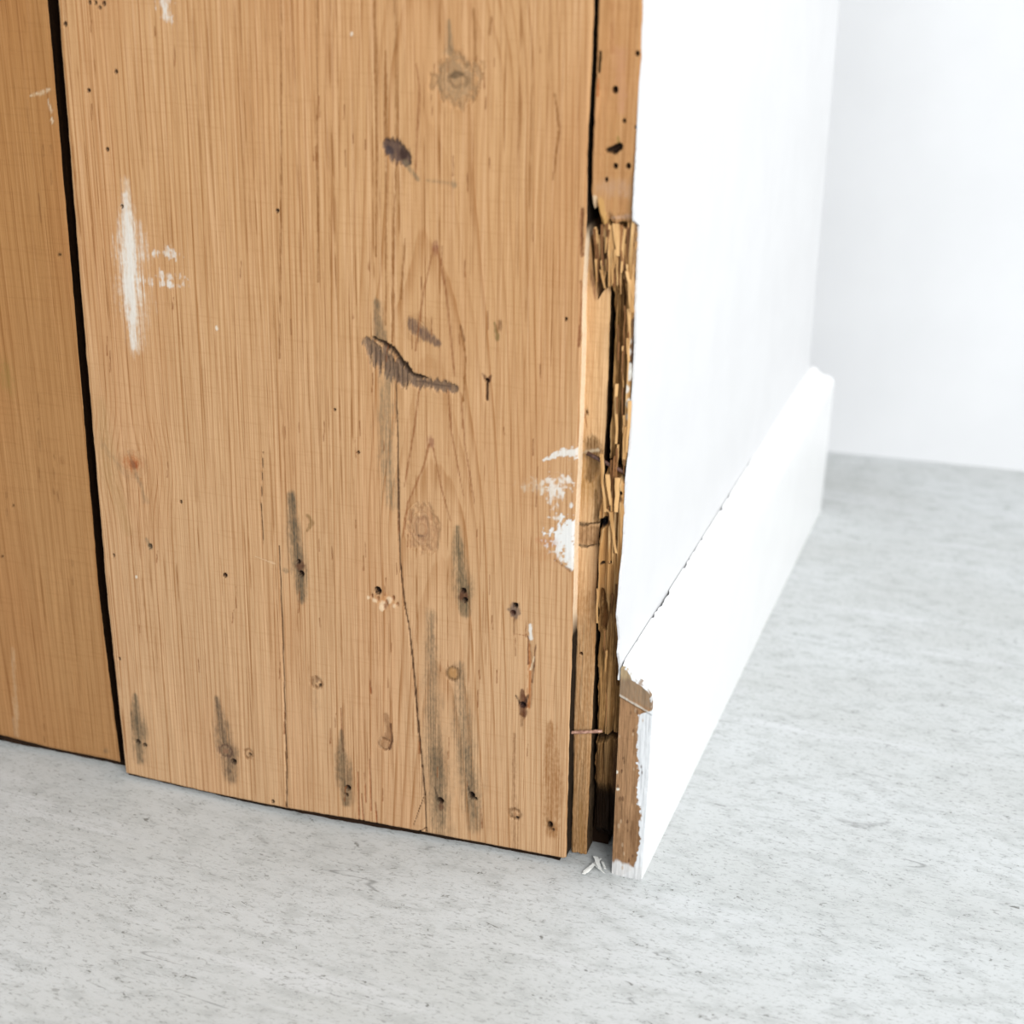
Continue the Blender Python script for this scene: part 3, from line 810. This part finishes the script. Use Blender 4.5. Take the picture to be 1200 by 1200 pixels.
# ---- edge strip: sound upper length, broken off below
sL = edge([(701, 0), (699, 70), (696.5, 120), (694, 180), (692.5, 235), (692, 270)])
sR = edge([(752.5, 0), (750.5, 70), (749, 110), (745.5, 185), (742.5, 250), (742, 300)])
zlow = lambda s_: np.interp(s_, [0, 0.06, 0.14, 0.22, 0.3, 0.4, 0.55, 0.7, 0.85, 1.0],
                            [at(693, y)[1] for y in (236, 246, 241, 262, 266, 257, 262, 259, 257, 258)]) + 0.0012 * (fnoise(s_ * 14, 0.3, 61, 2) - 0.5)
U, Z = free_grid(sL, sR, zlow, lambda s_: np.full(s_.shape, H_TOP), 64, 260, 0.00025, 33)
F = Face(U, Z, 23)
ring = U / 0.0042 + 1.2 * fnoise(U * 120, Z * 7, 93, 2) + 2
F.streak([(726, 60, 8), (728, 130, 6)], lin(200, 148, 112), 0.5, 0.9); F.streak([(715, 0, 4), (718, 60, 3)], lin(168, 112, 70), 0.4, 0.9, 0.4, 0.6)
F.streak([(702, 108, 3), (698, 140, 3)], lin(226, 168, 116), 0.6, 0.8); F.streak([(703, 62, 1.4), (701, 84, 1.6)], lin(82, 62, 30), 0.95, 0.5, 0.2, depth=0.002)
F.streak([(701, 92, 1), (700, 112, 1.6)], lin(180, 96, 44), 0.8); F.streak([(708, 220, 12), (735, 222, 12)], lin(196, 160, 130), 0.4, 0.9)
for (x, y, r) in ((720.5, 105.5, 3.0), (731, 142, 1.9), (746.5, 63, 2.1), (745, 149.5, 1.4), (721, 195, 2.5), (736, 195, 2.4), (710, 211, 2.0)):
    F.hole(x, y, r, 0.004, lin(50, 28, 16), ry=r * 1.15)
F.streak([(711, 177, 2.2), (719, 176, 4.5), (725, 172, 3.6)], lin(26, 22, 22), 0.95, 0.5, 0.3, depth=0.003); F.hole(720, 176, 4.2); F.blob(724, 164, 2.5, 6, lin(120, 110, 40), 0.5, 0.8)
F.streak([(696, 232, 3), (694, 245, 3)], lin(240, 214, 180), 0.7, 0.6, 0.6); F.streak([(700, 240, 2), (704, 262, 2)], lin(180, 128, 60), 0.7)
F.streak([(704, 235, 4), (708, 262, 4)], lin(222, 176, 104), 0.6, 0.7)
F.streak([(716, 256, 2), (740, 254, 3)], lin(214, 176, 148), 0.6, 0.7, 0.6)
zmin = Z.min(0)[None, :]
D = F.D + arris(U, Z, 0.0007) + 0.0003 * F.n1 + 0.0018 * sstep(0.004, 0.0, Z - zmin) * (0.4 + fnoise(U * 900, Z * 100, 5, 2)) + 0.0004
U2 = np.concatenate([U, U[-1:] + 0 * U[-1:]]); Z2 = np.concatenate([Z, np.full_like(Z[-1:], 1.05)])
pad = lambda a: np.concatenate([a, a[-1:]])
es = relief('edge_strip', U2, pad(D), Z2, 0.017, M_STRIP, part, pad(ring), np.concatenate([F.mark(), F.mark()[-1:]]))
es['label'] = 'sound upper edge strip with worm holes, broken off at its lower end'

# ---- pale inner strip, set back beside the plank
DI = 0.0066
iL = edge([(681, 262), (678, 330), (676, 420), (673, 540), (669, 620), (667, 690), (675.5, 740), (673.5, 800), (671.5, 850), (671.5, 920), (670, 960), (669, 1003)], DI)
iR = edge([(717, 262), (716, 330), (714, 380), (713, 420), (711, 480), (708.5, 520), (705.5, 560), (703.5, 600), (701, 640), (699, 690), (698, 740), (696, 790), (693.5, 850), (691.5, 900),
           (689, 950), (687, 1000)], DI)
zi0 = at(680, 1001, DI)[1]
zi1 = lambda s_: np.interp(s_, [0, 0.3, 0.5, 0.62, 0.8, 1.0], [at(695, y, DI)[1] for y in (262, 276, 330, 352, 338, 334)]) + 0.001 * (fnoise(s_ * 11, 0.4, 66, 2) - 0.5)
U, Z = free_grid(iL, iR, lambda s_: zi0 + 0.0006 * (fnoise(s_ * 8, 0.9, 67, 2) - 0.5), zi1, 52, 620, 0.0002, 43)
S0 = Face.S


class Deep(Face):
    """same marks, on a face set back by DI"""
    dep = DI


F = Deep(U, Z, 33)
ring = U / 0.005 + 0.8 * fnoise(U * 120, Z * 8, 94, 2) + 1
zz_ = lambda y: at(690, y, DI)[1]
F.over(0.62 * sstep(zz_(640), zz_(720), Z), lin(168, 122, 76))
F.over(0.45 * sstep(zz_(820), zz_(960), Z), lin(120, 86, 48))
F.over(0.5 * np.exp(-((Z - zz_(560)) / 0.012) ** 2), lin(172, 128, 66))
F.streak([(693, 520, 10), (695, 540, 13), (690, 560, 6)], lin(106, 76, 44), 0.7, 0.8, 0.7, 0.3, depth=0.0006)
F.streak([(680, 531, 2), (700, 528, 2)], lin(230, 214, 186), 0.6, 0.7, 0.9)
F.streak([(698, 575, 3), (700, 610, 6)], lin(90, 62, 28), 0.6, 0.9)
F.over(0.6 * sstep(zz_(613), zz_(617), Z) * sstep(zz_(641), zz_(637), Z), lin(124, 86, 52))
F.streak([(674, 613, 1.0), (684, 614.5, 1.5), (704, 613, 1.0)], lin(56, 36, 22), 0.8, 0.7, 0.8, depth=0.0008)
F.streak([(678, 639, 0.8), (688, 641, 1.6), (699, 638, 0.8)], lin(56, 36, 22), 0.8, 0.7, 0.8, depth=0.0008)
F.streak([(694, 320, 3), (698, 350, 2)], lin(120, 70, 52), 0.5, 0.8, 0.5, 0.5)
F.hole(681, 766, 2.0, 0.0015, lin(80, 48, 24)); F.hole(688, 483, 1.8, 0.001, lin(150, 96, 52))
F.streak([(684, 480, 1), (688, 500, 1.6)], lin(160, 106, 62), 0.5); F.streak([(680, 940, 4), (682, 1000, 4)], lin(150, 112, 66), 0.5, 0.8, 0.6, 0.6)
D = DI + F.D + arris(U, Z, 0.0008) + 0.0005 * F.n2 + 0.0004 * F.n1
inn = relief('inner_strip', U, D, Z, 0.017, M_INNER, part, ring, F.mark(), {'r': (GAP_SHADE, 0.9), 'b': (GAP_SHADE, 0.7)})  # right side and bottom darkened with painted gap shade
inn['label'] = 'pale narrow strip set back behind the plank edge, dirty towards the floor'

# ---- rotten batten behind the white paint edge
DB = 0.0060
bL = edge([(708, 262), (716, 300), (721, 336), (719.5, 420), (717.5, 480), (715.5, 530), (711, 556), (708, 570), (706, 600), (704, 650), (703.5, 690), (702.5, 740), (701, 790), (699, 840),
           (697.5, 870), (695, 910), (692, 950), (689.5, 1000)], DB)
bRx = lambda z: np.interp(z, [0.02, 0.0986, 0.36], [-0.0009, -0.0009, -0.0036])
zb0 = lambda s_: np.interp(s_, [0, 0.2, 0.35, 0.5, 0.65, 0.8, 1.0], [at(704, y, DB)[1] for y in (996, 994, 997, 993, 996, 992, 990)]) + 0.0010 * (fnoise(s_ * 9, 0.4, 68, 2) - 0.5)
zb1 = lambda s_: np.interp(s_, [0, 0.3, 0.6, 1.0], [at(725, y, DB)[1] for y in (256, 250, 250, 250)])
U, Z = free_grid(bL, bRx, zb0, zb1, 84, 900, 0.0006, 53)
Deep.dep = DB
F = Deep(U, Z, 43)
ring = U / 0.003 + 2.0 * fnoise(U * 200, Z * 10, 95, 2)
zz_ = lambda y: at(720, y, DB)[1]
fibr = fnoise(U * 560, Z * 16, 96, 3)
fibr2 = fnoise(U * 1100, Z * 45, 97, 3)
# hollow behind the break, lower face set back, bright torn tongue coming forward
prof_d = np.interp(-Z, [-zz_(y) for y in (250, 268, 300, 330, 345, 420, 530, 548, 560, 640, 690, 720, 800, 870, 925, 940, 1000)],
                   [0.0055, 0.0040, 0.0024, 0.0034, 0.0062, 0.0068, 0.0060, 0.0078, 0.0030, 0.0026, 0.0036, 0.0058, 0.0068, 0.0082, 0.0095, 0.0128, 0.0138])
D = prof_d + 0.0052 * (fibr - 0.5) + 0.0022 * (fibr2 - 0.5)
# the lip along the paint stays forward
ur = bRx(Z)
D = D - 0.0022 * sstep(0.0036, 0.0008, ur - U)
up_ = sstep(zz_(560), zz_(535), Z)
dark = sstep(0.42, 0.62, fibr) * 0.75
F.over(dark * (0.35 + 0.65 * up_), lin(104, 72, 36))
F.over(0.55 * sstep(0.55, 0.7, fibr2), lin(78, 48, 30))
F.over(0.6 * sstep(0.40, 0.30, fibr), lin(232, 192, 138))
tong = sstep(zz_(552), zz_(560), Z) * sstep(zz_(705), zz_(680), Z)
F.over(0.55 * tong, lin(214, 160, 100)); F.over(0.5 * tong * sstep(0.45, 0.3, fibr2), lin(240, 208, 158))
F.over(0.55 * sstep(zz_(700), zz_(760), Z), lin(140, 100, 54))
F.over(0.6 * sstep(zz_(830), zz_(900), Z), lin(76, 52, 30)); F.over(0.95 * sstep(zz_(915), zz_(945), Z + 0.002 * (fibr - 0.5)), lin(24, 15, 10))
F.streak([(745, 375, 5), (743, 405, 5), (742, 425, 3)], lin(80, 58, 44), 0.85, 0.6, 0.6, 0.4)
for k in range(9):
    F.blob(741 - k * 0.7 + rng.uniform(-2, 1), 400 + k * 14 + rng.uniform(-4, 4), 2.2, 5, lin(226, 226, 220), 0.75, 0.6, 1.0, 0.4)
F.streak([(724, 562, 4), (730, 580, 4)], lin(110, 62, 38), 0.7, 0.7, 0.9, depth=0.0012); F.hole(731, 572, 2.4, 0.003); F.hole(736, 310, 2.4, 0.003)
F.streak([(703, 612, 5), (712, 608, 5)], lin(44, 36, 34), 0.9, 0.6, 0.7, depth=0.0025); F.hole(708, 610, 4.5, 0.006, lin(24, 22, 26))
F.streak([(707, 690, 3), (710, 715, 5), (708, 735, 3)], lin(112, 70, 34), 0.75, 0.6, 0.8, 0.6, depth=0.0018)
F.hole(708, 657, 2, 0.002); F.hole(717, 655, 1.8, 0.002)
F.streak([(722, 740, 2), (724, 800, 3)], lin(90, 56, 26), 0.7, 0.7, 0.8, 0.6)
F.streak([(699, 868, 5), (722, 862, 5)], lin(36, 22, 16), 0.85, 0.7, 0.7, depth=0.003)
F.streak([(722, 860, 3), (718, 930, 4)], lin(60, 30, 18), 0.6, 0.8)
# dark seam where the nail crosses
F.streak([(713, 540, 3), (726, 546, 5), (736, 552, 6)], lin(48, 30, 22), 0.9, 0.6, 0.5, depth=0.0035)
D = np.maximum(D + F.D, 0.0004)
zmin = Z.min(0)[None, :]
D = D + 0.004 * sstep(0.006, 0.0, Z - zmin)
bat = relief('rotten_batten', U, D, Z, 0.0188, M_ROT, part, ring, F.mark())
bat['label'] = 'crumbling brown batten with torn fibres beside the white paint edge'


# ---- loose splinters
def shard(name, p0, p1, w0, w1, mat, parent, thick=0.0006, seed=0, kind=None):
    """tapered sliver from p0 to p1 (local u, depth, z); six-sided, bent a little"""
    r_ = random.Random(seed)
    P0 = Vector(p0); P1 = Vector(p1)
    ax = (P1 - P0)
    n = 5
    sidev = Vector((1, 0.15 * r_.uniform(-1, 1), 0)); sidev.normalize()
    if abs(ax.normalized().dot(sidev)) > 0.8: sidev = Vector((0, 0, 1))
    dv = ax.normalized().cross(sidev)
    V = []; Q = []
    for i in range(n):
        t = i / (n - 1)
        c_ = P0 + ax * t + sidev * math.sin(t * 3.1) * ax.length * r_.uniform(-0.02, 0.02)
        w_ = (w0 + (w1 - w0) * t) * r_.uniform(0.85, 1.15)
        h_ = thick * (1 - 0.5 * t)
        V += [c_ - sidev * w_ / 2 + dv * h_ / 2, c_ + sidev * w_ / 2 + dv * h_ / 2 * r_.uniform(0.3, 1), c_ + sidev * w_ / 2 - dv * h_ / 2, c_ - sidev * w_ / 2 - dv * h_ / 2]
    for i in range(n - 1):
        for k in range(4):
            k2 = (k + 1) % 4
            Q.append((i * 4 + k, i * 4 + k2, (i + 1) * 4 + k2, (i + 1) * 4 + k))
    Q.append((0, 3, 2, 1)); e = (n - 1) * 4; Q.append((e, e + 1, e + 2, e + 3))
    me = mesh_np(name, [tuple(v_) for v_ in V], Q)
    return link(name, me, mat, parent)


def sliver(x0, y0, x1, y1, w0, w1, d0, d1, mat, seed):
    a = at(x0, y0, d0); b_ = at(x1, y1, d1)
    return shard('splinter', (a[0], d0, a[1]), (b_[0], d1, b_[1]), w0 * S0, w1 * S0, mat, part, 0.0009, seed)


M_SPL = [plain_mat('fresh_splinter', lin(190, 152, 104), lin(152, 114, 70), 500, 0.7, 0.3, 0.0003, 0.15, (1, 1, 0.06)),
         plain_mat('brown_splinter', lin(130, 90, 54), lin(84, 54, 32), 500, 0.7, 0.3, 0.0003, 0.15, (1, 1, 0.06))]
spl = [(712, 262, 712, 318, 3, 2, .0025, .002, 1), (716, 264, 714, 336, 4, 2, .002, .0015, 0), (722, 262, 724, 300, 6, 3, .0014, .0008, 0), (719, 268, 718, 332, 3, 1.5, .0022, .0012, 0),
       (728, 264, 729, 306, 3, 2, .0018, .001, 1), (733, 268, 728, 320, 3, 1.5, .0016, .001, 0), (706, 264, 707, 312, 3, 2, .003, .0025, 1), (737, 266, 738, 316, 5, 3, .002, .0012, 1),
       (738, 310, 741, 366, 6, 4, .001, .0008, 0), (735, 318, 742, 350, 3, 2, .0006, .0006, 0), (705, 316, 709, 338, 3, 1.5, .003, .003, 0), (697, 268, 699, 300, 3, 2, .0035, .004, 1),
       (701, 288, 700, 330, 3, 2, .004, .0045, 1), (724, 300, 720, 336, 4, 2, .0025, .003, 1),
       (705, 532, 709, 600, 3, 2.5, .0022, .002, 0), (709, 596, 718, 604, 3, 1.5, .002, .002, 0), (712, 556, 716, 592, 4, 2.5, .001, .0008, 0), (724, 560, 722, 600, 5, 3, .001, .0008, 0),
       (716, 600, 722, 648, 3, 2, .001, .001, 0), (731, 590, 728, 660, 4, 3, .0008, .0008, 0), (701, 690, 700, 730, 2.5, 1.5, .003, .003, 0), (726, 726, 727, 760, 3, 2, .001, .0014, 1),
       (738, 470, 734, 530, 3, 2, .0015, .0015, 0), (734, 500, 731, 538, 4, 2, .002, .002, 0), (723, 450, 722, 520, 2.5, 2, .003, .003, 0)]
r_ = random.Random(5)
for k in range(46):
    x = r_.uniform(698, 741); y = r_.uniform(260, 316)
    d0_ = r_.uniform(0.0008, 0.0034) + (0.0012 if x < 708 else 0)
    spl.append((x, y, x + r_.uniform(-2.5, 2.5), y + r_.uniform(14, 44), r_.uniform(0.9, 2.2), 0.5, d0_, d0_ + 0.0004, 1 if r_.random() < 0.45 else 0))
for k in range(34):
    y = r_.uniform(350, 820)
    x = np.interp(y, [340, 550, 700, 820], [r_.uniform(722, 742), r_.uniform(714, 735), r_.uniform(705, 724), r_.uniform(702, 722)])
    d0_ = r_.uniform(0.0016, 0.0036)
    spl.append((x, y, x + r_.uniform(-1.5, 0.5), y + r_.uniform(18, 60), r_.uniform(0.8, 2.0), 0.5, d0_, d0_ + 0.0004, 1 if r_.random() < 0.6 else 0))
for i, s_ in enumerate(spl):
    sliver(*s_[:8], M_SPL[s_[8]], i + 3)


# ---- nails
def nail(p0, p1, r, mat, label, head=True):
    P0 = Vector(p0); P1 = Vector(p1); ax = (P1 - P0).normalized()
    a = ax.orthogonal().normalized(); b_ = ax.cross(a)
    stations = [(0.0, r)] + [(t, r * (0.96 + 0.1 * math.sin(t * 17))) for t in (0.2, 0.4, 0.6, 0.8)] + [(1.0, r * 0.75)]
    if head:
        h = 0.0009 / (P1 - P0).length
        stations = [(-h, 1.5 * r), (-h * 0.7, 1.9 * r), (0.0, 1.9 * r)] + stations
    V = []; Q = []; n = 12
    for t, rr in stations:
        c_ = P0 + (P1 - P0) * t
        for k in range(n):
            an = 2 * math.pi * k / n
            V.append(tuple(c_ + a * math.cos(an) * rr + b_ * math.sin(an) * rr))
    for i in range(len(stations) - 1):
        for k in range(n):
            Q.append((i * n + k, i * n + (k + 1) % n, (i + 1) * n + (k + 1) % n, (i + 1) * n + k))
    for e0, rev in ((0, True), ((len(stations) - 1) * n, False)):
        for k in range(1, n - 2, 2):
            f_ = (e0, e0 + k, e0 + k + 1, e0 + k + 2)
            Q.append(f_[::-1] if rev else f_)
    me = mesh_np('nail', V, Q, np.ones(len(Q), bool))
    o = link('nail', me, mat, part)
    o['label'] = label
    return o


dn_ = 0.0038
a = at(666, 858.5, dn_); b_ = at(705, 858.5, dn_)
nail((a[0], dn_, a[1]), (b_[0], dn_ + 0.0012, b_[1]), 0.00075, M_RUSTP, 'bare nail bridging the gap near the floor', False)
a = at(688, 531, 0.0042); b_ = at(737, 556, 0.0035)
nail((a[0], 0.0042, a[1]), (b_[0], 0.0035, b_[1]), 0.00085, M_RUST, 'rusty nail slanting across the rotten batten', False)

# ------------------------------------------------------------------ paint flakes on the floor
fl = [((686, 1022), (704, 1006), 5, 2), ((696, 1012), (708, 1023), 4, 2), ((698, 1004), (703, 1018), 5, 4), ((684, 1024), (692, 1017), 3, 2), ((706, 1010), (709, 1018), 3, 2)]
tips = ['long thin white paint flake lying nearest the inner strip', 'slanting white paint flake pointing at the skirting end', 'broad white paint flake topmost on the little heap',
        'tiny white paint flake at the left tip of the heap', 'tiny white paint flake touching the skirting end']
for i, (p, q_, w0, w1) in enumerate(fl):
    z0 = 0.0007 + 0.0006 * (i % 3)
    A_ = at_floor(p[0], p[1], z0); B_ = at_floor(q_[0], q_[1], z0 + 0.0006)
    base = (A_ + B_) / 2; base[2] = 0
    o = shard('paint_flake', tuple(A_ - base), tuple(B_ - base), w0 * S0, w1 * S0, M_FLAKE, None, 0.0005, 50 + i)
    o.location = tuple(base)
    tag(o, tips[i], 'paint flake', 'paint flakes by the skirting end')
